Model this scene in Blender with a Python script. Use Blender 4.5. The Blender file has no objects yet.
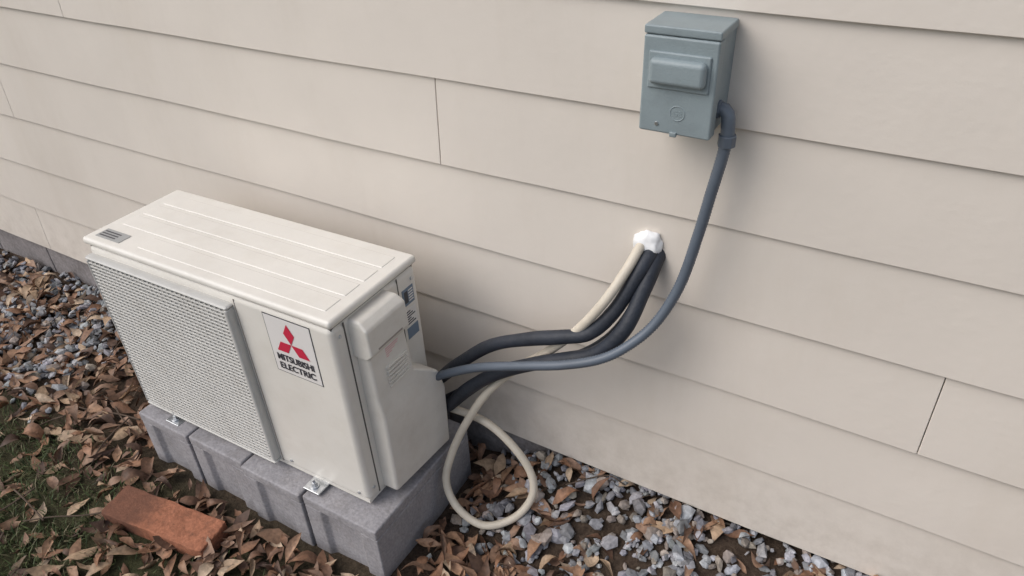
import bpy, bmesh, math, random
import numpy as np
from mathutils import Vector, Matrix, Euler
from mathutils import noise as mn
random.seed(4); rng=np.random.default_rng(7)
sc=bpy.context.scene
sc.view_settings.view_transform='Standard'; sc.view_settings.look='None'; sc.view_settings.exposure=0

# ------------------------------------------------------------------ helpers
def link(o,parent=None):
    sc.collection.objects.link(o)
    if parent: o.parent=parent
    return o
def empty(name,loc=(0,0,0),rot=(0,0,0)):
    o=bpy.data.objects.new(name,None); o.empty_display_size=.1; o.location=loc; o.rotation_euler=rot
    return link(o)
def mesh_obj(name,verts,faces,mat=None,parent=None,smooth=False):
    me=bpy.data.meshes.new(name); me.from_pydata([tuple(v) for v in verts],[],[tuple(f) for f in faces]); me.update()
    if mat: me.materials.append(mat)
    if smooth: me.polygons.foreach_set('use_smooth',[True]*len(me.polygons))
    return link(bpy.data.objects.new(name,me),parent)
def bevel(o,w,seg=2,ang=30):
    m=o.modifiers.new('b','BEVEL'); m.width=w; m.segments=seg; m.limit_method='ANGLE'; m.angle_limit=math.radians(ang)
    m.harden_normals=False
    o.data.polygons.foreach_set('use_smooth',[True]*len(o.data.polygons))
    n=o.modifiers.new('w','WEIGHTED_NORMAL'); n.keep_sharp=False
def box(name,x0,x1,y0,y1,z0,z1,mat,parent=None,bv=0,seg=2):
    v=[(x0,y0,z0),(x1,y0,z0),(x1,y1,z0),(x0,y1,z0),(x0,y0,z1),(x1,y0,z1),(x1,y1,z1),(x0,y1,z1)]
    f=[(0,3,2,1),(4,5,6,7),(0,1,5,4),(1,2,6,5),(2,3,7,6),(3,0,4,7)]
    o=mesh_obj(name,v,f,mat,parent)
    if bv: bevel(o,bv,seg)
    return o
def multibox(name,boxes,mat,parent=None,bv=0):
    V=[];F=[]
    for (x0,x1,y0,y1,z0,z1) in boxes:
        b=len(V); V+=[(x0,y0,z0),(x1,y0,z0),(x1,y1,z0),(x0,y1,z0),(x0,y0,z1),(x1,y0,z1),(x1,y1,z1),(x0,y1,z1)]
        F+=[tuple(b+i for i in f) for f in [(0,3,2,1),(4,5,6,7),(0,1,5,4),(1,2,6,5),(2,3,7,6),(3,0,4,7)]]
    o=mesh_obj(name,V,F,mat,parent)
    if bv: bevel(o,bv,1)
    return o
def cyl(name,p,axis,r,h,mat,parent=None,n=24,bv=0,r2=None):
    bm=bmesh.new(); bmesh.ops.create_cone(bm,cap_ends=True,segments=n,radius1=r,radius2=r if r2 is None else r2,depth=h)
    me=bpy.data.meshes.new(name); bm.to_mesh(me); bm.free(); me.materials.append(mat)
    o=bpy.data.objects.new(name,me); o.location=p
    o.rotation_euler=Vector(axis).to_track_quat('Z','Y').to_euler(); link(o,parent)
    if bv: bevel(o,bv,2)
    return o
def catmull(P,n=14):
    P=[Vector(p) for p in P]; Q=[P[0]*2-P[1]]+P+[P[-1]*2-P[-2]]; out=[]
    for i in range(1,len(Q)-2):
        a,b,c,d=Q[i-1:i+3]
        for k in range(n):
            t=k/n; out.append(.5*((2*b)+(c-a)*t+(2*a-5*b+4*c-d)*t*t+(3*b-a-3*c+d)*t**3))
    out.append(P[-1]); return out
def tube(name,P,r,mat,parent=None,n=14,seg=16,rib=0,ribn=0,wob=0):
    C=catmull(P,n)
    L=[0]
    for i in range(1,len(C)): L.append(L[-1]+(C[i]-C[i-1]).length)
    step=(ribn if ribn else .008); N=int(L[-1]/step); pts=[];j=0
    for i in range(N+1):
        s=L[-1]*i/N
        while j<len(L)-2 and L[j+1]<s: j+=1
        t=(s-L[j])/max(1e-9,L[j+1]-L[j]); pts.append(C[j].lerp(C[j+1],t))
    V=[];F=[]; prev=None
    for i,p in enumerate(pts):
        d=(pts[min(i+1,N)]-pts[max(i-1,0)]).normalized()
        if prev is None: a=d.orthogonal().normalized()
        else: a=(prev-d*prev.dot(d)).normalized()
        prev=a; b=d.cross(a)
        rr=r+(rib if i%2 else 0)+(wob*math.sin(i*.23)*math.sin(i*.071+1) if wob else 0)
        for k in range(seg):
            an=2*math.pi*k/seg; V.append(p+(a*math.cos(an)+b*math.sin(an))*rr)
        if i:
            o=(i-1)*seg
            for k in range(seg): F.append((o+k,o+(k+1)%seg,o+seg+(k+1)%seg,o+seg+k))
    F.append(tuple(range(seg))[::-1]); F.append(tuple(N*seg+k for k in range(seg)))
    return mesh_obj(name,V,F,mat,parent,smooth=True)

# ------------------------------------------------------------------ materials
def newmat(name):
    m=bpy.data.materials.new(name); m.use_nodes=True; nt=m.node_tree
    return m,nt,nt.nodes['Principled BSDF']
def N(nt,t,**k):
    n=nt.nodes.new(t)
    for a,b in k.items(): setattr(n,a,b)
    return n
def painted(name,col,rough=.5,var=.12,scale=6,bump=.05,bscale=200,dirt=None,dirtamt=0,streak=False,spec=.5,metal=0,fine=0):
    m,nt,b=newmat(name); L=nt.links.new
    tc=N(nt,'ShaderNodeTexCoord'); 
    n1=N(nt,'ShaderNodeTexNoise'); n1.inputs['Scale'].default_value=scale; n1.inputs['Detail'].default_value=6; n1.inputs['Roughness'].default_value=.6
    L(tc.outputs['Object'],n1.inputs['Vector'])
    mr=N(nt,'ShaderNodeMapRange'); mr.inputs[1].default_value=.3; mr.inputs[2].default_value=.7; mr.inputs[3].default_value=1-var; mr.inputs[4].default_value=1+var*.5
    L(n1.outputs['Fac'],mr.inputs[0])
    mx=N(nt,'ShaderNodeMix',data_type='RGBA',blend_type='MULTIPLY'); mx.inputs[0].default_value=1; mx.inputs[6].default_value=(*col,1)
    L(mr.outputs[0],mx.inputs[7]); out=mx.outputs[2]
    if dirt:
        n2=N(nt,'ShaderNodeTexNoise'); n2.inputs['Scale'].default_value=scale*2.3; n2.inputs['Detail'].default_value=8; n2.inputs['Roughness'].default_value=.7
        mp=N(nt,'ShaderNodeMapping'); mp.inputs['Scale'].default_value=(1,1,.25) if streak else (1,1,1); mp.inputs['Location'].default_value=(3,5,1)
        L(tc.outputs['Object'],mp.inputs[0]); L(mp.outputs[0],n2.inputs['Vector'])
        r2=N(nt,'ShaderNodeMapRange'); r2.inputs[1].default_value=.48; r2.inputs[2].default_value=.8; r2.inputs[3].default_value=0; r2.inputs[4].default_value=dirtamt
        L(n2.outputs['Fac'],r2.inputs[0])
        m2=N(nt,'ShaderNodeMix',data_type='RGBA'); L(r2.outputs[0],m2.inputs[0]); L(out,m2.inputs[6]); m2.inputs[7].default_value=(*dirt,1); out=m2.outputs[2]
    if fine:
        n4=N(nt,'ShaderNodeTexNoise'); n4.inputs['Scale'].default_value=bscale*.8; n4.inputs['Detail'].default_value=3; L(tc.outputs['Object'],n4.inputs['Vector'])
        r4=N(nt,'ShaderNodeMapRange'); r4.inputs[1].default_value=.3; r4.inputs[2].default_value=.7; r4.inputs[3].default_value=1-fine; r4.inputs[4].default_value=1+fine
        L(n4.outputs['Fac'],r4.inputs[0]); m4=N(nt,'ShaderNodeMix',data_type='RGBA',blend_type='MULTIPLY'); m4.inputs[0].default_value=1
        L(out,m4.inputs[6]); L(r4.outputs[0],m4.inputs[7]); out=m4.outputs[2]
    L(out,b.inputs['Base Color'])
    b.inputs['Roughness'].default_value=rough; b.inputs['Specular IOR Level'].default_value=spec; b.inputs['Metallic'].default_value=metal
    n3=N(nt,'ShaderNodeTexNoise'); n3.inputs['Scale'].default_value=bscale; n3.inputs['Detail'].default_value=4; L(tc.outputs['Object'],n3.inputs['Vector'])
    bp=N(nt,'ShaderNodeBump'); bp.inputs['Strength'].default_value=bump; bp.inputs['Distance'].default_value=.002; L(n3.outputs['Fac'],bp.inputs['Height']); L(bp.outputs[0],b.inputs['Normal'])
    return m
def attrmat(name,rough,spec=.3,bump=.2,trans=0):
    m,nt,b=newmat(name); L=nt.links.new
    a=N(nt,'ShaderNodeAttribute'); a.attribute_name='col'
    tc=N(nt,'ShaderNodeTexCoord'); n=N(nt,'ShaderNodeTexNoise'); n.inputs['Scale'].default_value=90; n.inputs['Detail'].default_value=4; L(tc.outputs['Object'],n.inputs['Vector'])
    r=N(nt,'ShaderNodeMapRange'); r.inputs[1].default_value=.3; r.inputs[2].default_value=.7; r.inputs[3].default_value=.65; r.inputs[4].default_value=1.25; L(n.outputs['Fac'],r.inputs[0])
    mx=N(nt,'ShaderNodeMix',data_type='RGBA',blend_type='MULTIPLY'); mx.inputs[0].default_value=1; L(a.outputs['Color'],mx.inputs[6]); L(r.outputs[0],mx.inputs[7])
    L(mx.outputs[2],b.inputs['Base Color']); b.inputs['Roughness'].default_value=rough; b.inputs['Specular IOR Level'].default_value=spec
    bp=N(nt,'ShaderNodeBump'); bp.inputs['Strength'].default_value=bump; bp.inputs['Distance'].default_value=.003; L(n.outputs['Fac'],bp.inputs['Height']); L(bp.outputs[0],b.inputs['Normal'])
    return m
SID=painted('siding_paint',(.72,.665,.60),.5,.07,1.8,.3,60,dirt=(.54,.47,.38),dirtamt=.28,streak=True,spec=.4)
# weathering: soil splash-back on the lowest boards (height above grade)
nt=SID.node_tree; b=nt.nodes['Principled BSDF']; src=b.inputs['Base Color'].links[0].from_socket
tc=N(nt,'ShaderNodeTexCoord'); s_=N(nt,'ShaderNodeSeparateXYZ'); nt.links.new(tc.outputs['Object'],s_.inputs[0])
h_=N(nt,'ShaderNodeMapRange'); h_.inputs[1].default_value=.34; h_.inputs[2].default_value=.07; nt.links.new(s_.outputs['Z'],h_.inputs[0])
q_=N(nt,'ShaderNodeTexNoise'); q_.inputs['Scale'].default_value=16; q_.inputs['Detail'].default_value=9; q_.inputs['Roughness'].default_value=.75; nt.links.new(tc.outputs['Object'],q_.inputs['Vector'])
w_=N(nt,'ShaderNodeMapRange'); w_.inputs[1].default_value=.42; w_.inputs[2].default_value=.72; w_.inputs[4].default_value=.42; nt.links.new(q_.outputs['Fac'],w_.inputs[0])
p_=N(nt,'ShaderNodeMath',operation='MULTIPLY',use_clamp=True); nt.links.new(h_.outputs[0],p_.inputs[0]); nt.links.new(w_.outputs[0],p_.inputs[1])
x_=N(nt,'ShaderNodeMix',data_type='RGBA'); nt.links.new(p_.outputs[0],x_.inputs[0]); nt.links.new(src,x_.inputs[6]); x_.inputs[7].default_value=(.34,.29,.24,1); nt.links.new(x_.outputs[2],b.inputs['Base Color'])

SEAM=painted('joint_gap',(.34,.30,.27),.9)
SEAM2=painted('panel_gap',(.12,.11,.10),.9)
CMU=painted('concrete_block_grey',(.34,.33,.345),.9,.2,9,.7,170,dirt=(.18,.16,.14),dirtamt=.5,fine=.15,spec=.2)
FND=painted('foundation_grey',(.27,.25,.25),.9,.25,6,.8,120,dirt=(.12,.10,.09),dirtamt=.6,fine=.15,spec=.2)
IVORY=painted('ivory_enamel',(.76,.735,.68),.36,.06,5,.06,260,dirt=(.50,.44,.35),dirtamt=.25,spec=.5)
IVORY2=painted('ivory_plastic',(.74,.715,.66),.45,.06,7,.08,260,dirt=(.46,.41,.33),dirtamt=.28,spec=.45)
GRL=painted('grille_plastic',(.56,.555,.53),.5,.06,6,.05,200,dirt=(.33,.30,.25),dirtamt=.3)
DARK=painted('dark_interior',(.10,.10,.105),.7)
BLK=painted('black_foam_insulation',(.026,.032,.045),.55,.3,14,.5,120,dirt=(.10,.10,.11),dirtamt=.25,spec=.45)
GRY=painted('grey_conduit_pvc',(.115,.14,.175),.42,.12,10,.1,200,spec=.5)
BOXM=painted('grey_box_enamel',(.27,.325,.345),.42,.10,12,.25,320,dirt=(.17,.20,.21),dirtamt=.4,spec=.5)
HOSE=painted('beige_drain_hose',(.66,.60,.50),.5,.1,10,.1,100,dirt=(.36,.31,.24),dirtamt=.35)
SEAL=painted('white_sealant',(.88,.89,.90),.55,.04,40,.5,90)
ZINC=painted('zinc_metal',(.62,.64,.66),.32,.2,40,.2,200,metal=.9)
WHT=painted('white_sticker',(.76,.74,.72),.35,.03,10,.02,200)
RED=painted('red_print',(.58,.03,.07),.35,.03,10,.02,200)
INK=painted('black_print',(.05,.05,.06),.4)
PINK=painted('pink_print',(.72,.42,.44),.4)
BLUE=painted('blue_grey_print',(.16,.22,.30),.4)
SILV=painted('silver_sticker',(.40,.41,.41),.35,metal=.3)
TWG=painted('twig_bark',(.10,.07,.05),.9,.3,30,.4,100)

# ------------------------------------------------------------------ camera & light
cam=bpy.data.cameras.new('camera'); co=bpy.data.objects.new('camera',cam); link(co)
R=Matrix.Rotation(.5532,3,'Z')@Matrix.Rotation(math.pi/2-.6021,3,'X')@Matrix.Rotation(-.0449,3,'Z')
co.matrix_world=Matrix.Translation((0,-1.2124,1.5408))@R.to_4x4()
cam.sensor_width=36; cam.lens=736.6/1024*36; cam.clip_start=.02; cam.clip_end=400
sc.camera=co
w=bpy.data.worlds.new('World'); sc.world=w; w.use_nodes=True; nt=w.node_tree
sky=nt.nodes.new('ShaderNodeTexSky'); sky.sky_type='NISHITA'; sky.sun_disc=False
el=math.radians(46); sky.sun_elevation=el; sky.sun_rotation=math.radians(222); sky.dust_density=3; sky.air_density=1
hs=nt.nodes.new('ShaderNodeHueSaturation'); hs.inputs['Saturation'].default_value=.6
nt.links.new(sky.outputs[0],hs.inputs['Color']); nt.links.new(hs.outputs[0],nt.nodes['Background'].inputs[0])
nt.nodes['Background'].inputs[1].default_value=.15
sl=bpy.data.lights.new('sun','SUN'); sl.energy=1.25; sl.angle=math.radians(50); sl.color=(1,.95,.91)
so=bpy.data.objects.new('sun',sl); link(so)
az=math.radians(222); sd=Vector((math.sin(az)*math.cos(el),math.cos(az)*math.cos(el),math.sin(el)))
so.rotation_euler=sd.to_track_quat('Z','Y').to_euler(); so.location=sd*10

# ------------------------------------------------------------------ house wall
Z0=.0703; E=.1934
house=empty('house')
XL,XR=-9.,6.
courses=14
seams={5:[-2.2,1.46,-5.86,5.1],4:[-.92,-4.58,2.74],3:[-2.73,.93,-6.39],2:[.14,-3.52,3.8],1:[1.91,-5.4],0:[2.4,-2.9,-6.5],6:[.5,-3.1,4.1]}
for k in range(courses):
    ss=sorted(seams.get(k,[random.uniform(-3.5,0),]))
    if k not in seams: ss=[ss[0]-3.66,ss[0],ss[0]+3.66]
    xs=[XL]+ss+[XR]
    for i in range(len(xs)-1):
        a,b=xs[i]+.0008,xs[i+1]-.0008
        zb=Z0+k*E; zt=zb+E+.03; t=.0085
        n=max(2,int((b-a)/.12)); V=[];F=[]
        for j in range(n+1):
            x=a+(b-a)*j/n; w1=.0010*math.sin(x*2.1+k*1.7)+.0007*math.sin(x*5.3+k)+.0008*mn.noise(Vector((x*4,k*3.1,0)))
            V+= [(x,w1,zb+w1),(x,w1+.0105,zt),(x,w1+.0105+t,zt),(x,w1+t,zb+w1)]
            if j:
                o=(j-1)*4
                for q in range(4): F.append((o+q,o+(q+1)%4,o+4+(q+1)%4,o+4+q))
        F.append((0,1,2,3)); F.append((n*4+3,n*4+2,n*4+1,n*4))
        o=mesh_obj('siding_board',V,F,SID,house); 
        bm=bmesh.new(); bm.from_mesh(o.data); bmesh.ops.recalc_face_normals(bm,faces=bm.faces); bm.to_mesh(o.data); bm.free()
        bevel(o,.0016,2,50)
box('wall_sheathing',XL,XR,.022,.12,Z0+.01,Z0+courses*E,SEAM,house)
fb=[]; x=XL
while x<XR:
    fb.append((x+.004,x+.396,.026,.2,Z0-.21,Z0+.005)); x+=.4
multibox('foundation_blocks',fb,FND,house,bv=.004)
box('foundation_mortar',XL,XR,.03,.19,-.6,Z0,FND,house)

# ------------------------------------------------------------------ ground
def sst(t): 
    t=np.clip(t,0,1); return t*t*(3-2*t)
def gh(x,y):
    x=np.asarray(x,float); y=np.asarray(y,float)
    h=-.08+.12*sst((x+.95)/.4)*sst((y+.30)/.28)
    h=h+.006*np.sin(x*7.1+1)*np.sin(y*9.3)+.004*np.sin(x*17+y*5)
    return h
def axis(a0,a1,step,far):
    mid=list(np.arange(a0,a1+1e-6,step)); 
    lo=[a0-far*(i/10)**2 for i in range(10,0,-1)]; hi=[a1+far*(i/10)**2 for i in range(1,11)]
    return np.array(lo+mid+hi)
gx=axis(-6,3,.06,90); gy=axis(-4,.2,.06,90)
V=[(x,y,float(gh(x,y))) for y in gy for x in gx]
nx=len(gx); F=[(j*nx+i,j*nx+i+1,(j+1)*nx+i+1,(j+1)*nx+i) for j in range(len(gy)-1) for i in range(nx-1)]
gm,nt,b=newmat('soil_and_turf'); L=nt.links.new
tc=N(nt,'ShaderNodeTexCoord')
n1=N(nt,'ShaderNodeTexNoise'); n1.inputs['Scale'].default_value=3; n1.inputs['Detail'].default_value=8; L(tc.outputs['Object'],n1.inputs['Vector'])
n2=N(nt,'ShaderNodeTexNoise'); n2.inputs['Scale'].default_value=70; n2.inputs['Detail'].default_value=6; n2.inputs['Roughness'].default_value=.75; L(tc.outputs['Object'],n2.inputs['Vector'])
r1=N(nt,'ShaderNodeValToRGB'); e=r1.color_ramp.elements; e[0].position=.3; e[0].color=(.035,.024,.018,1); e[1].position=.75; e[1].color=(.13,.095,.07,1); L(n2.outputs['Fac'],r1.inputs[0])
r2=N(nt,'ShaderNodeValToRGB'); e=r2.color_ramp.elements; e[0].position=.3; e[0].color=(.030,.036,.016,1); e[1].position=.75; e[1].color=(.10,.11,.05,1); L(n2.outputs['Fac'],r2.inputs[0])
sx=N(nt,'ShaderNodeSeparateXYZ'); L(tc.outputs['Object'],sx.inputs[0])
mr=N(nt,'ShaderNodeMapRange'); mr.inputs[1].default_value=-.4; mr.inputs[2].default_value=-.7; L(sx.outputs['Y'],mr.inputs[0])
ad=N(nt,'ShaderNodeMath',operation='MULTIPLY_ADD'); L(n1.outputs['Fac'],ad.inputs[0]); ad.inputs[1].default_value=1.6; ad.inputs[2].default_value=-.6
mm=N(nt,'ShaderNodeMath',operation='MULTIPLY',use_clamp=True); L(mr.outputs[0],mm.inputs[0]); 
a2=N(nt,'ShaderNodeMath',operation='ADD',use_clamp=True); L(ad.outputs[0],a2.inputs[0]); a2.inputs[1].default_value=.5; L(a2.outputs[0],mm.inputs[1])
mx=N(nt,'ShaderNodeMix',data_type='RGBA'); L(mm.outputs[0],mx.inputs[0]); L(r1.outputs[0],mx.inputs[6]); L(r2.outputs[0],mx.inputs[7]); L(mx.outputs[2],b.inputs['Base Color'])
b.inputs['Roughness'].default_value=.95; b.inputs['Specular IOR Level'].default_value=.15
bp=N(nt,'ShaderNodeBump'); bp.inputs['Strength'].default_value=.9; bp.inputs['Distance'].default_value=.012; L(n2.outputs['Fac'],bp.inputs['Height']); L(bp.outputs[0],b.inputs['Normal'])
mesh_obj('ground',V,F,gm,None,smooth=True)

def bulk(name,V,F,C,mat,smooth=False):
    me=bpy.data.meshes.new(name)
    me.vertices.add(len(V)); me.vertices.foreach_set('co',V.astype(np.float32).ravel())
    k=F.shape[1]; me.loops.add(F.size); me.loops.foreach_set('vertex_index',F.astype(np.int32).ravel())
    me.polygons.add(len(F)); me.polygons.foreach_set('loop_start',np.arange(0,F.size,k,dtype=np.int32)); 
    me.polygons.foreach_set('loop_total',np.full(len(F),k,dtype=np.int32))
    me.update(calc_edges=True)
    at=me.color_attributes.new('col','FLOAT_COLOR','POINT'); at.data.foreach_set('color',np.c_[C,np.ones(len(C))].astype(np.float32).ravel())
    me.polygons.foreach_set('use_smooth',[smooth]*len(F)); me.materials.append(mat); me.validate()
    return link(bpy.data.objects.new(name,me))
def rotm(n,tilt):
    a=rng.uniform(0,2*np.pi,n); tx=rng.normal(0,tilt,n); ty=rng.normal(0,tilt,n)
    ca,sa=np.cos(a),np.sin(a); z=np.zeros(n); o=np.ones(n)
    Rz=np.stack([np.stack([ca,-sa,z],1),np.stack([sa,ca,z],1),np.stack([z,z,o],1)],1)
    c,s=np.cos(tx),np.sin(tx); Rx=np.stack([np.stack([o,z,z],1),np.stack([z,c,-s],1),np.stack([z,s,c],1)],1)
    c,s=np.cos(ty),np.sin(ty); Ry=np.stack([np.stack([c,z,s],1),np.stack([z,o,z],1),np.stack([-s,z,c],1)],1)
    return Rz@Rx@Ry
BX0,BX1,BY0,BY1=-1.735,-.862,-.47,-.06
def keep(x,y,m=.015):
    ins=(x>BX0-m)&(x<BX1+m)&(y>BY0-m)&(y<BY1+m)
    dx,dy=x+1.49,y+.612; c,s=math.cos(.14),math.sin(.14); u=dx*c+dy*s; v=-dx*s+dy*c
    inb=(abs(u)<.165)&(abs(v)<.045)
    return ~ins & ~inb & (y<.02)
def noise2(x,y,s=1.,ph=0):
    return (np.sin(x*3.1*s+ph)*np.cos(y*4.3*s+ph*2)+np.sin(x*7.7*s+y*5.1*s+ph)*.6+np.sin(-x*11*s+y*13*s)*.4)/2
bm=bmesh.new(); bmesh.ops.create_icosphere(bm,subdivisions=1,radius=1); iv=np.array([v.co[:] for v in bm.verts]); iF=np.array([[v.index for v in f.verts] for f in bm.faces]); bm.free()
def gravel_w(x,y):
    r=sst((x+.9)/.3)*sst((y+.40)/.25)
    l=sst((-2.1-x)/.4)*sst((y+.60)/.2)*.75
    return np.clip(np.maximum(r,l),0,1)
n=24000; x=rng.uniform(-4.6,1.8,n); y=rng.uniform(-.9,.02,n)
p=gravel_w(x,y)*(.75+.5*noise2(x,y,1.5)); kk=(rng.uniform(0,1,n)<p)&keep(x,y,.01); x=x[kk];y=y[kk]; n=len(x)
sz=rng.lognormal(math.log(.0115),.34,n); sz=np.clip(sz,.005,.022)
Rm=rotm(n,.5); sc3=np.stack([rng.uniform(.8,1.5,n),rng.uniform(.6,1.1,n),rng.uniform(.45,.8,n)],1)*sz[:,None]
vv=iv[None]*(1+rng.normal(0,.16,(n,len(iv),1))); vv=vv*sc3[:,None,:]; vv=np.einsum('nij,nkj->nki',Rm,vv)
vv+=np.stack([x,y,gh(x,y)+sz*.35+rng.uniform(0,.012,n)],1)[:,None,:]
base=rng.uniform(.18,.48,n)[:,None]*np.array([[.95,.97,1.03]])*(1+rng.normal(0,.02,(n,3)))
brown=rng.uniform(0,1,n)<.2; base[brown]*=np.array([1.0,.85,.70])
C=np.repeat(np.clip(base,0.02,.8),len(iv),0)
FF=(iF[None]+(np.arange(n)*len(iv))[:,None,None]).reshape(-1,3)
bulk('gravel',vv.reshape(-1,3),FF,C,attrmat('gravel_stone',.8,.3,.3))
# leaves
def turf_w(x,y): return sst((-y-.46)/.2)*sst((-x-1.42)/.35)
def leaf_w(x,y):
    w=np.full_like(x,1.)
    w=w*(1-.80*turf_w(x,y))
    w=w*(1-.5*np.clip(gravel_w(x,y),0,1))
    w=np.where(y<-1.3,w*.35,w)
    return np.clip(w*(.9+.6*noise2(x,y,1.1,2.)),.05,1.3)
n=38000; x=rng.uniform(-4.6,1.8,n); y=rng.uniform(-2.6,.02,n)
kk=(rng.uniform(0,1,n)<leaf_w(x,y)*.66)&keep(x,y,.0)&~((y<-1.4)&(rng.uniform(0,1,n)<.5)); x=x[kk];y=y[kk]; n=len(x)
us=np.linspace(0,1,7); prof=np.array([.04,.55,.92,1.,.8,.42,.02])
ln=rng.uniform(.038,.092,n); wd=ln*rng.uniform(.15,.25,n); curl=rng.normal(0,1.0,n); fold=rng.normal(.3,.5,n); twist=rng.normal(0,.7,n)
lv=np.zeros((n,21,3))
for i,u in enumerate(us):
    for j,s in enumerate((-1,0,1)):
        q=i*3+j; uu=u-.5
        wv=prof[i]*wd*s*(1+rng.normal(0,.10,n)); th=fold+twist*uu
        lv[:,q,0]=ln*uu*(1-.12*curl**2*uu*uu); lv[:,q,1]=wv*np.cos(th); lv[:,q,2]=np.abs(wv)*np.sin(th)*1.2+curl*ln*uu*uu*.9+rng.normal(0,.0006,n)+wv*twist*uu*.8
Rm=rotm(n,.27); lv=np.einsum('nij,nkj->nki',Rm,lv)
zmin=lv[:,:,2].min(1); lv+=np.stack([x,y,gh(x,y)-zmin*.8+rng.uniform(0,.028,n)*leaf_w(x,y)],1)[:,None,:]
mnx=lv[:,:,0].min(1);mxx=lv[:,:,0].max(1);mny=lv[:,:,1].min(1);mxy=lv[:,:,1].max(1)
ok=~((mxx>BX0)&(mnx<BX1)&(mxy>BY0)&(mny<BY1))&(mxy<.02)
# keep the loop of drain hose lying on top of the litter
hx=np.array([-.86,-.845,-.81,-.77,-.73,-.69,-.65]); hy=np.array([-.215,-.225,-.23,-.23,-.225,-.20,-.16])
dmin=np.min(np.hypot(x[:,None]-hx[None],y[:,None]-hy[None]),1); ok&=~(dmin<.032)
lv=lv[ok]; n=len(lv); x=x[ok]; y=y[ok]
pal=np.array([[.23,.125,.075],[.29,.175,.11],[.14,.078,.05],[.37,.26,.17],[.25,.155,.105],[.46,.35,.25],[.10,.06,.043]])
cc=pal[rng.choice(7,n,p=[.22,.2,.16,.15,.14,.07,.06])]*rng.uniform(.75,1.25,n)[:,None]
C=np.repeat(cc[:,None,:],21,1); C[:,1::3]*=1.15; C[:,[0,1,2,18,19,20]]*=.8
lf=np.array([[i*3+j,i*3+j+1,i*3+j+4,i*3+j+3] for i in range(6) for j in range(2)])
FF=(lf[None]+(np.arange(n)*21)[:,None,None]).reshape(-1,4)
bulk('fallen_leaves',lv.reshape(-1,3),FF,C.reshape(-1,3),attrmat('dry_leaf',.6,.4,.3),smooth=True)
# grass
n=170000; x=rng.uniform(-4.4,1.5,n); y=rng.uniform(-2.6,-.40,n)
tw=np.maximum(turf_w(x,y),.22*sst((-y-.5)/.3))*(.65+.6*noise2(x,y,2.3,1))
kk=(rng.uniform(0,1,n)<tw)&keep(x,y,.01); x=x[kk];y=y[kk]; n=len(x)
a=rng.uniform(0,2*np.pi,n); hgt=rng.uniform(.016,.046,n); lean=rng.uniform(.2,1.1,n)*hgt; wdt=rng.uniform(.001,.002,n)
dx,dy=np.cos(a),np.sin(a); z=gh(x,y)
gv=np.zeros((n,5,3))
for q,(t,s) in enumerate(((0,-1),(0,1),(.55,-.8),(.55,.8),(1,0))):
    gv[:,q,0]=x+dx*lean*t*t-dy*wdt*s; gv[:,q,1]=y+dy*lean*t*t+dx*wdt*s; gv[:,q,2]=z+hgt*t*(1-.25*t)
cg=np.array([[.070,.10,.035],[.10,.125,.05],[.19,.17,.10],[.045,.07,.028]])[rng.choice(4,n,p=[.35,.3,.2,.15])]*rng.uniform(.8,1.2,n)[:,None]
f3=np.array([[0,1,3],[0,3,2],[2,3,4]]); FF=(f3[None]+(np.arange(n)*5)[:,None,None]).reshape(-1,3)
bulk('grass',gv.reshape(-1,3),FF,np.repeat(cg,5,0),attrmat('grass_blade',.6,.3,0))
# twigs
tw=empty('fallen_twigs')
for i in range(46):
    x0=random.uniform(-3,.2); y0=random.uniform(-1.1,-.05)
    if not bool(keep(np.array([x0]),np.array([y0]),.12)[0]): continue
    a=random.uniform(0,6.28); l=random.uniform(.06,.24); P=[]
    for t in (0,.35,.7,1): 
        px,py=x0+math.cos(a)*l*t+random.uniform(-.006,.006),y0+math.sin(a)*l*t+random.uniform(-.006,.006); P.append((px,min(py,-.01),float(gh(px,py))+.027+random.uniform(-.006,.01)))
    tube('twig',P,random.uniform(.0012,.0028),TWG,tw,n=5,seg=6)

# ------------------------------------------------------------------ brick
def brickmat():
    m=painted('weathered_brick',(.38,.16,.095),.9,.3,22,.9,160,dirt=(.13,.075,.055),dirtamt=.7,fine=.2,spec=.15)
    nt=m.node_tree; b=nt.nodes['Principled BSDF']; src=b.inputs['Base Color'].links[0].from_socket
    tc=N(nt,'ShaderNodeTexCoord'); s=N(nt,'ShaderNodeSeparateXYZ'); nt.links.new(tc.outputs['Object'],s.inputs[0])
    nn=N(nt,'ShaderNodeTexNoise'); nn.inputs['Scale'].default_value=25; nn.inputs['Detail'].default_value=5; nt.links.new(tc.outputs['Object'],nn.inputs['Vector'])
    a=N(nt,'ShaderNodeMath',operation='MULTIPLY_ADD'); nt.links.new(nn.outputs['Fac'],a.inputs[0]); a.inputs[1].default_value=.12; nt.links.new(s.outputs['X'],a.inputs[2])
    r=N(nt,'ShaderNodeMapRange'); r.inputs[1].default_value=.045; r.inputs[2].default_value=-.01; r.inputs[3].default_value=0; r.inputs[4].default_value=.7; nt.links.new(a.outputs[0],r.inputs[0])
    mx=N(nt,'ShaderNodeMix',data_type='RGBA'); nt.links.new(r.outputs[0],mx.inputs[0]); nt.links.new(src,mx.inputs[6]); mx.inputs[7].default_value=(.11,.06,.045,1)
    nt.links.new(mx.outputs[2],b.inputs['Base Color']); return m
bm=bmesh.new(); bmesh.ops.create_cube(bm,size=1); bmesh.ops.scale(bm,vec=(.345,.098,.055),verts=bm.verts)
bmesh.ops.subdivide_edges(bm,edges=bm.edges,cuts=15,use_grid_fill=True)
for v in bm.verts:
    c=v.co.copy(); e=(abs(c.x)>.170)+(abs(c.y)>.048)+(abs(c.z)>.027)
    v.co=c*(1-.014*e*random.random())+Vector(mn.noise_vector(c*22))*.0035+Vector(mn.noise_vector(c*70))*.0012
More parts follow.
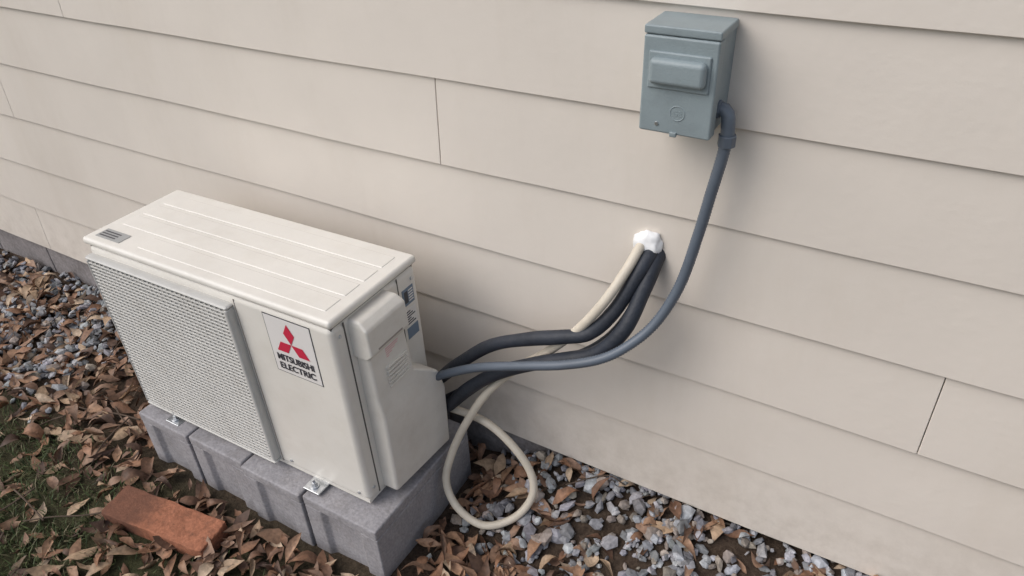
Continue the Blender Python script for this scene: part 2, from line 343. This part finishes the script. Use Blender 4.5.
me=bpy.data.meshes.new('brick'); bm.to_mesh(me); bm.free(); me.materials.append(brickmat())
o=bpy.data.objects.new('brick',me); o.location=(-1.49,-.615,float(gh(-1.49,-.612))+.022); o.rotation_euler=(.03,.02,.14); link(o); bevel(o,.003,2)

# ------------------------------------------------------------------ concrete blocks
def cblock(x0,x1,y0,y1,z0,z1):
    w=x1-x0; a,b=x0+w*.22,x1-w*.22; d=.012
    plan=[(x0,y0),(a,y0),(a+.012,y0+d),(b-.012,y0+d),(b,y0),(x1,y0),(x1,y1),(b,y1),(b-.012,y1-d),(a+.012,y1-d),(a,y1),(x0,y1)]
    zt=z1-.032
    n=len(plan); V=[(px,py,z0) for px,py in plan]+[(px,py,zt) for px,py in plan]
    F=[(i,(i+1)%n,n+(i+1)%n,n+i) for i in range(n)]+[tuple(range(n))[::-1],tuple(n+i for i in range(n))]
    o=mesh_obj('block',V,F,CMU,blocks); bevel(o,.004,2,25)
    c=box('block_cap',x0,x1,y0-.001,y1+.001,zt+.0005,z1,CMU,blocks,.005,3)
blocks=empty('concrete_block_base')
for (a,b,o) in [(-1.722,-1.522,0),(-1.517,-1.314,.004),(-1.309,-1.105,-.003),(-1.099,-.868,.002)]:
    cblock(a,b,-.462+o,-.07+o,-.13,.1135)

# ------------------------------------------------------------------ outdoor unit
U=empty('air_conditioner_outdoor_unit',(-1.3198,-.2673,.1145),(-.0031,-.0166,.004))
hw,hd=.4,.1425
box('cabinet',-hw,hw,-hd,hd,.012,.528,IVORY,U,.016,4)
box('top_lid',-hw-.004,hw+.004,-hd-.004,hd+.004,.5295,.55,IVORY,U,.009,4)
box('lid_gap',-hw+.006,hw-.006,-hd+.006,hd-.006,.52,.54,SEAM2,U)
rb=[]
for i in range(4):
    y0=-.118+i*.061; rb.append((-.365+(.14 if i==0 else 0),.37,y0,y0+.050,.545,.5516))
o=multibox('lid_ribs',rb,IVORY,U); bevel(o,.003,3)
multibox('side_panel_seam',[(hw-.001,hw+.0008,-.108,-.1045,.02,.525),(hw-.001,hw+.0008,.070,.0725,.27,.525)],SEAM2,U)
multibox('front_panel_seam',[(.1165,.1185,-hd-.0008,-hd+.001,.02,.52)],SEAM,U)
box('base_pan',-hw+.006,hw-.006,-hd+.004,hd-.004,.004,.016,IVORY,U)
for fx in (-.278,.238):
    box('foot_rail',fx-.026,fx+.026,-hd-.036,hd+.03,.0005,.0055,ZINC,U,.002)
    cyl('foot_washer',(fx-.002,-hd-.018,.0075),(0,0,1),.0125,.004,ZINC,U,20,.0008)
    cyl('foot_nut',(fx-.002,-hd-.018,.014),(0,0,1),.0085,.009,ZINC,U,6,.0008)
    cyl('foot_bolt',(fx-.002,-hd-.018,.022),(0,0,1),.0042,.012,ZINC,U,12,.0006)
gx0,gx1,gz0,gz1=-.390,.112,.020,.508; gy=-hd-.022
fr=.010
multibox('grille_frame',[(gx0,gx1,gy,-hd+.004,gz1-fr,gz1),(gx0,gx1,gy,-hd+.004,gz0,gz0+fr),(gx0,gx0+fr,gy,-hd+.004,gz0+fr,gz1-fr),(gx1-.014,gx1,gy,-hd+.004,gz0+fr,gz1-fr)],GRL,U,bv=.004)
box('grille_back',gx0+.004,gx1-.004,-hd-.005,-hd-.001,gz0+.004,gz1-.004,DARK,U)
sl_=[];z=gz0+fr+.002
while z<gz1-fr-.003:
    sl_.append((gx0+fr-.002,gx1-.012,gy+.0008,-hd-.006,z,z+.0055)); z+=.0106
multibox('grille_slats',sl_,GRL,U,bv=.0012)
rb=[];x=gx0+fr+.012
while x<gx1-fr:
    rb.append((x,x+.0026,gy+.002,-hd-.006,gz0+fr-.002,gz1-fr+.002)); x+=.0163
multibox('grille_ribs',rb,GRL,U)
bx0,bx1,bz0,bz1=.205,.337,.358,.512; yf=-hd-.0012
box('brand_sticker_edge',bx0-.0022,bx1+.0022,yf+.0006,-hd+.001,bz0-.0022,bz1+.0022,INK,U)
box('brand_sticker',bx0,bx1,yf,-hd+.001,bz0,bz1,WHT,U)
cx,cz,s=(bx0+bx1)/2,.4475,.0315
def dia(ang):
    d=Vector((math.sin(ang),0,math.cos(ang))); q=Vector((math.cos(ang),0,-math.sin(ang))); c=Vector((cx,yf-.0008,cz))
    return [c,c+d*s*.866+q*s*.5,c+d*s*1.732,c+d*s*.866-q*s*.5]
V=[];F=[]
for a in (0,2*math.pi/3,-2*math.pi/3):
    b0=len(V); V+=dia(a); F.append((b0,b0+1,b0+2,b0+3))
mesh_obj('brand_emblem',V,F,RED,U)
def text(s,size,loc,rot,mat,name,parent,sx=1):
    c=bpy.data.curves.new(name,'FONT'); c.body=s; c.size=size; c.align_x='CENTER'; c.extrude=.0002; c.offset=size*.02; c.space_character=1.0
    o=bpy.data.objects.new(name,c); o.location=loc; o.rotation_euler=rot; o.scale=(sx,1,1); c.materials.append(mat); link(o,parent); return o
text('MITSUBISHI',.0245,(cx,yf-.0012,.394),(math.pi/2,0,0),INK,'brand_text_upper',U,.88)
text('ELECTRIC',.0245,(cx,yf-.0012,.369),(math.pi/2,0,0),INK,'brand_text_lower',U,1.0)
box('lid_label',-.375,-.285,-.125,-.088,.5505,.5515,SILV,U)
multibox('lid_label_print',[(-.37,-.31,-.118+.009*i,-.114+.009*i,.5515,.5518) for i in range(3)],INK,U)
def loft(name,lv,mat,bv):
    V=[];F=[]
    for z,y0,y1,p0,p1 in lv:
        V+=[(hw-.01,y0,z),(hw+p0,y0,z),(hw+p1,y1,z),(hw-.01,y1,z)]
    for i in range(len(lv)-1):
        o=i*4
        for k in range(4): F.append((o+k,o+(k+1)%4,o+4+(k+1)%4,o+4+k))
    F.append((3,2,1,0)); o=(len(lv)-1)*4; F.append((o,o+1,o+2,o+3))
    ob=mesh_obj(name,V,F,mat,U); bevel(ob,bv,4,20); return ob
loft('service_cover',[(.016,-.088,.118,.040,.056),(.20,-.088,.120,.044,.062),(.262,-.088,.105,.044,.060),(.305,-.088,.045,.036,.038),(.50,-.088,.032,.032,.032)],IVORY2,.009)
loft('cover_hood',[(.425,-.095,.038,.034,.034),(.44,-.095,.038,.050,.050),(.505,-.095,.038,.048,.048),(.522,-.090,.034,.028,.028)],IVORY2,.006)
box('cover_handle_recess',hw+.0485,hw+.0503,-.070,.012,.4455,.450,SEAM,U)
multibox('cover_vents',[(hw+.028,hw+.0405,-.045,.026,.316+.0105*i,.3215+.0105*i) for i in range(6)],IVORY2,U,bv=.0012)
box('cover_label',hw+.028,hw+.0338,-.040,.022,.385,.421,WHT,U)
multibox('cover_label_print',[(hw+.033,hw+.0343,-.036,.018-.01*(i%2),.389+.0055*i,.3915+.0055*i) for i in range(6)],PINK,U)
for i,(z,hh,m) in enumerate([(.44,.045,BLUE),(.385,.045,WHT),(.35,.03,BLUE)]):
    box('rating_label',hw-.001,hw+.0010,.082,.122,z,z+hh,m,U)
multibox('rating_label_print',[(hw+.001,hw+.0014,.086,.117-.008*(i%3),.389+.0065*i,.392+.0065*i) for i in range(6)]+[(hw+.001,hw+.0014,.088,.10,.447,.478)],INK,U)
multibox('rating_label_text',[(hw+.001,hw+.0014,.103,.119,.447+.007*i,.450+.007*i) for i in range(5)],WHT,U)
for (y,z) in [(-.122,.50),(-.122,.05),(.12,.50),(.05,.50)]:
    cyl('screw',(hw+.001,y,z),(1,0,0),.004,.004,ZINC,U,12,.0006)
for (x_,z_) in [(.37,.035),(.15,.035)]: cyl('screw',(x_,-hd-.001,z_),(0,-1,0),.004,.004,ZINC,U,12,.0006)
multibox('rear_coil_fins',[(-.38+.02*i,-.379+.02*i,hd,hd+.004,.04,.50) for i in range(36)],DARK,U)

# ------------------------------------------------------------------ disconnect box
D=empty('electrical_disconnect_box')
x0,x1=-.427,-.304; zb,zt=1.05,1.218
box('back_body',x0+.004,x1-.003,-.066,.008,zb,zt,BOXM,D,.003)
box('front_cover',x0,x1,-.090,-.062,zb-.004,zt-.013,BOXM,D,.004,3)
box('top_flange',x0-.001,x1+.001,-.089,-.001,zt-.012,zt+.002,BOXM,D,.003,3)
box('raised_panel',x0+.016,x1-.014,-.108,-.088,zb+.082,zb+.124,BOXM,D,.009,4)
box('raised_step',x0+.011,x1-.010,-.094,-.088,zb+.072,zb+.132,BOXM,D,.003,3)
V=[];F=[];n=32
for i in range(n):
    a=2*math.pi*i/n; c,s=math.cos(a),math.sin(a)
    for r,yy in ((.0135,-.0897),(.0128,-.0908),(.0118,-.0908),(.0112,-.0897)): V.append(((x0+x1)/2+.004+r*c,yy,zb+.034+r*s))
    for k in range(3): F.append((i*4+k,i*4+k+1,((i+1)%n)*4+k+1,((i+1)%n)*4+k))
mesh_obj('embossed_ring',V,F,BOXM,D,True)
text('GE',.013,((x0+x1)/2+.004,-.0902,zb+.0295),(math.pi/2,0,0),BOXM,'embossed_letters',D)
box('latch_tab',(x0+x1)/2-.006,(x0+x1)/2+.006,-.0935,-.086,zb-.007,zb+.002,BOXM,D,.002)
cyl('cover_screw',((x0+x1)/2-.03,-.0905,zb+.012),(0,-1,0),.0035,.003,ZINC,D,12,.0005)

# ------------------------------------------------------------------ conduit
Cn=empty('electrical_conduit')
cyl('locknut',(-.306,-.045,1.085),(1,0,0),.016,.006,GRY,Cn,8,.001)
tube('elbow_fitting',[(-.315,-.045,1.085),(-.300,-.045,1.086),(-.290,-.046,1.078),(-.287,-.047,1.055),(-.286,-.047,1.035)],.0118,GRY,Cn,n=8)
cyl('compression_nut',(-.286,-.0475,1.035),(0,0,1),.0155,.020,GRY,Cn,8,.0015)
tube('flexible_conduit',[(-.286,-.0475,1.04),(-.290,-.05,1.0),(-.299,-.052,.94),(-.312,-.057,.85),(-.332,-.068,.74),(-.365,-.09,.655),(-.405,-.12,.605),(-.453,-.15,.572),(-.53,-.165,.537),(-.62,-.17,.502),(-.74,-.17,.45),(-.83,-.168,.395),(-.89,-.165,.35)],.0092,GRY,Cn,rib=.0016,ribn=.003)

# ------------------------------------------------------------------ refrigerant lines
Rf=empty('refrigerant_line_set')
tube('insulated_pipe_upper',[(-.415,.05,.765),(-.415,.0,.757),(-.425,-.045,.725),(-.455,-.085,.65),(-.50,-.105,.59),(-.56,-.112,.563),(-.64,-.115,.53),(-.74,-.115,.475),(-.83,-.115,.39),(-.90,-.115,.31),(-.95,-.12,.25)],.0155,BLK,Rf,wob=.0010)
tube('insulated_pipe_lower',[(-.405,.05,.755),(-.405,.0,.745),(-.408,-.05,.70),(-.425,-.10,.625),(-.475,-.115,.555),(-.54,-.12,.515),(-.62,-.125,.475),(-.72,-.13,.41),(-.81,-.13,.32),(-.88,-.125,.23),(-.95,-.12,.17)],.0165,BLK,Rf,wob=.0010)
tube('control_cable',[(-.408,.02,.752),(-.412,-.03,.70),(-.45,-.075,.60),(-.52,-.09,.52),(-.62,-.10,.46),(-.74,-.105,.38),(-.84,-.11,.29),(-.93,-.12,.21)],.009,BLK,Rf)
Dh=empty('condensate_drain_hose')
tube('hose',[(-.43,.05,.775),(-.435,-.01,.77),(-.445,-.06,.735),(-.475,-.10,.67),(-.53,-.105,.585),(-.60,-.10,.50),(-.68,-.10,.42),(-.755,-.12,.33),(-.805,-.155,.23),(-.835,-.19,.135),(-.842,-.215,.055),(-.80,-.232,-.005),(-.725,-.228,-.033),(-.66,-.185,-.012),(-.628,-.145,.045),(-.640,-.125,.105),(-.69,-.12,.17),(-.77,-.115,.213),(-.87,-.11,.21),(-.95,-.11,.19)],.0102,HOSE,Dh)
# sealant collar around the hole
bm=bmesh.new(); bmesh.ops.create_icosphere(bm,subdivisions=4,radius=1)
for v in bm.verts:
    q=v.co.copy(); d=1+.22*mn.noise(q*1.7)+.08*mn.noise(q*5)
    v.co=Vector((q.x*.031*d,q.y*.017*d,q.z*.033*d))
me=bpy.data.meshes.new('pipe_sealant'); bm.to_mesh(me); bm.free(); me.materials.append(SEAL); me.polygons.foreach_set('use_smooth',[True]*len(me.polygons))
o=bpy.data.objects.new('pipe_sealant',me); o.location=(-.424,0,.768); link(o)
